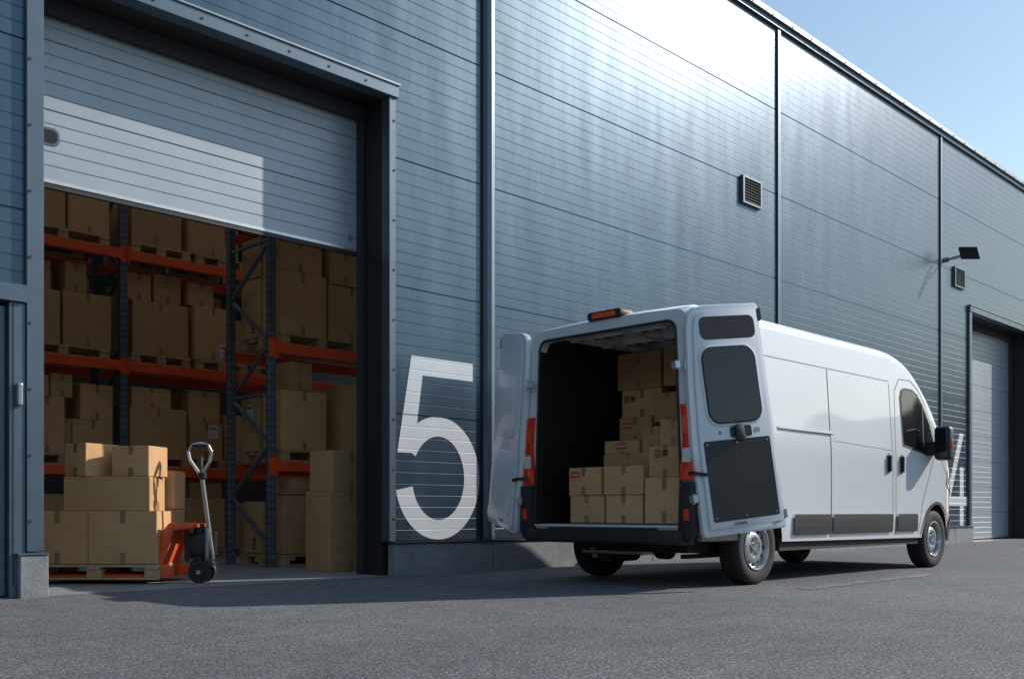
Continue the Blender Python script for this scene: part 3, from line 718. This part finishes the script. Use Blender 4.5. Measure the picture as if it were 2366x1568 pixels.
def rdoor(s,phi,name,window=True):
    tilt=R(4.5)
    P=Vector((-.045,s*1.045,.5)); ax=Vector((0,-s*math.sin(tilt),math.cos(tilt)))
    Rm=Matrix.Translation(P)@Matrix.Rotation(R(phi)*(-s),4,ax)@Matrix.Translation(-P)
    Y=lambda u:s*(1.0-u)
    b=B()
    out=[(.01,.47),(.03,.44),(.84,.44),(.86,.47),(.86,2.40),(.84,2.43),(.30,2.43),(.20,2.41),(.14,2.35),(.11,2.24),(.055,1.75),(.015,1.25)]
    b.prism([(Y(u),z) for u,z in out],'yz',-.075,-.012,M['white'],X=Rm,bev=.01)
    inn=[(.07,.50),(.82,.50),(.82,2.38),(.30,2.38),(.20,2.34),(.165,2.24),(.11,1.75),(.075,1.25)]
    b.prism([(Y(u),z) for u,z in inn],'yz',-.011,.012,M['whitein'],X=Rm,bev=.01)
    def pan(pts,d0,d1,m,bev=0): b.prism([(Y(u),z) for u,z in pts],'yz',d0,d1,m,X=Rm,bev=bev)
    if window:
        pan(rrect(.17,.75,1.37,2.07,.13),.010,.026,M['whitein'],.006)
        pan(rrect(.185,.735,1.385,2.055,.12),.0265,.029,M['black']); pan(rrect(.20,.72,1.40,2.04,.11),.0291,.032,M['glass'])
        pan(rrect(.22,.78,2.12,2.32,.06),.0121,.016,M['blackpanel'])
        pan(rrect(.11,.78,.56,1.25,.015,2),.0121,.018,M['blackpanel'])
        for u in (.14,.44,.75):
            for z in (.59,1.22): b.cyl((.0181,Y(u),z),(.021,Y(u),z),.008,M['steel'],8,X=Rm)
        pan(rrect(.39,.60,1.265,1.36,.02),.0121,.026,M['black']); pan(rrect(.43,.52,1.235,1.375,.03),.0265,.045,M['black'],.006)
        pan(rrect(.63,.69,1.29,1.335,.015),.0121,.02,M['steel']); pan(rrect(.27,.30,1.30,1.33,.014),.0121,.016,M['seam'])
    else:
        pan(rrect(.17,.75,1.37,2.07,.13),.010,.022,M['whitein'],.006)
        pan(rrect(.13,.77,.60,1.25,.08),.010,.022,M['whitein'],.006)
    pan([(.30,.515),(.45,.515),(.43,.54),(.32,.54)],.0121,.014,M['seam'])
    pan(rrect(.845,.875,2.27,2.38,.01,2),-.05,.0,M['black']); pan(rrect(.845,.87,.52,.6,.01,2),-.05,.0,M['steel'])
    pan(rrect(.17,.76,1.36,2.08,.12),-.0775,-.0752,M['glass'])
    for z in (.78,1.93):
        b.box(-.075,.0,min(Y(.0),Y(-.05)),max(Y(.0),Y(-.05)),z-.035,z+.035,M['alu'],.006,X=Rm)
        yy=s*(1.045-(z-.5)*math.sin(tilt))
        b.cyl((-.045,yy,z-.045),(-.045,yy,z+.045),.016,M['alu'],12)
        b.bar((-.045,yy,z),(.03,yy-s*.05,z),.05,.03,M['whitein'])
    a_=Rm@Vector((.02,Y(.10),.97)); b.bar((-.01,s*.93,1.0),(-.06,s*1.03,1.0),.02,.03,M['black']); b.bar((-.06,s*1.03,1.0),a_,.02,.03,M['black'])
    b.obj(name,van,smooth=30)
rdoor(-1,246,'rear_door_near'); rdoor(1,205,'rear_door_far',False)
vb=[(7.32,7.72,-2.19,-1.76,.565,.83),(7.30,7.72,-2.66,-2.23,.565,.83),(7.28,7.74,-3.12,-2.70,.565,.98),
(7.31,7.70,-2.17,-1.75,.832,1.10,('X','fragile',-.12,.2)),(7.29,7.70,-2.68,-2.21,.832,1.10),(7.33,7.74,-3.10,-2.71,.982,1.27,('X','marks',-.05,.22)),
(7.76,8.14,-2.45,-1.80,.565,1.10),(7.76,8.14,-3.12,-2.47,.565,1.26),(7.75,8.14,-2.46,-1.82,1.102,1.25),(7.77,8.12,-2.24,-1.82,1.252,1.38,('X','fragile',0,.07)),
(7.78,8.12,-2.84,-2.50,1.262,1.56,('X','fragile',.05,.22)),(7.80,8.12,-2.48,-2.27,1.252,1.50),(7.8,8.12,-3.14,-2.86,1.262,1.6),(7.35,7.74,-3.10,-2.82,1.272,1.5),
(8.16,8.55,-2.42,-1.68,.565,1.38),(8.16,8.55,-3.12,-2.44,.565,1.58),(8.16,8.52,-2.11,-1.70,1.382,1.65,('X','fragile',-.1,.18)),(8.17,8.52,-2.50,-2.14,1.582,1.87,None),
(8.18,8.55,-3.1,-2.55,1.582,1.95),(8.56,8.9,-2.5,-1.6,.83,1.655),(8.30,8.80,-2.13,-1.62,1.657,1.95,('X','marks',-.15,.2)),
(8.30,8.75,-2.13,-1.56,1.953,2.34),(8.30,8.75,-2.62,-2.16,1.955,2.34),(8.57,9.0,-3.1,-2.65,1.2,2.30),(7.8,8.15,-3.12,-2.86,1.602,1.92)]
for t_ in vb:
    cbox(*t_[:6],axis='x',label=(t_[6] if len(t_)>6 else None),rot=R(random.uniform(-4,4)) if t_[5]>.9 else 0)

# ---------------------------------------------------------------- light, sky, camera
sv=Vector((1.2,-.52,.78))
sun=bpy.data.lights.new('sun','SUN'); sun.energy=4.8; sun.angle=R(.53); sun.color=(1,.93,.84)
so=bpy.data.objects.new('sun',sun); scene.collection.objects.link(so)
so.rotation_euler=sv.to_track_quat('Z','Y').to_euler()
wd=bpy.data.worlds.new('World'); scene.world=wd; wd.use_nodes=True
nt=wd.node_tree; sk=nt.nodes.new('ShaderNodeTexSky'); sk.sky_type='NISHITA'; sk.sun_disc=False
sk.sun_elevation=math.atan2(sv.z,math.hypot(sv.x,sv.y)); sk.sun_rotation=math.atan2(sv.x,sv.y)
sk.air_density=1.5; sk.dust_density=0.4; sk.ozone_density=1.6
bg=nt.nodes['Background']; bg.inputs['Strength'].default_value=.15; nt.links.new(sk.outputs[0],bg.inputs[0])
cam=bpy.data.cameras.new('camera'); cam.lens=35; cam.sensor_width=36; cam.shift_y=.1674; cam.clip_end=2000; cam.clip_start=.05
co=bpy.data.objects.new('camera',cam); scene.collection.objects.link(co)
co.location=(0,-8.27,.68); co.rotation_euler=(R(90),0,R(-45)); scene.camera=co
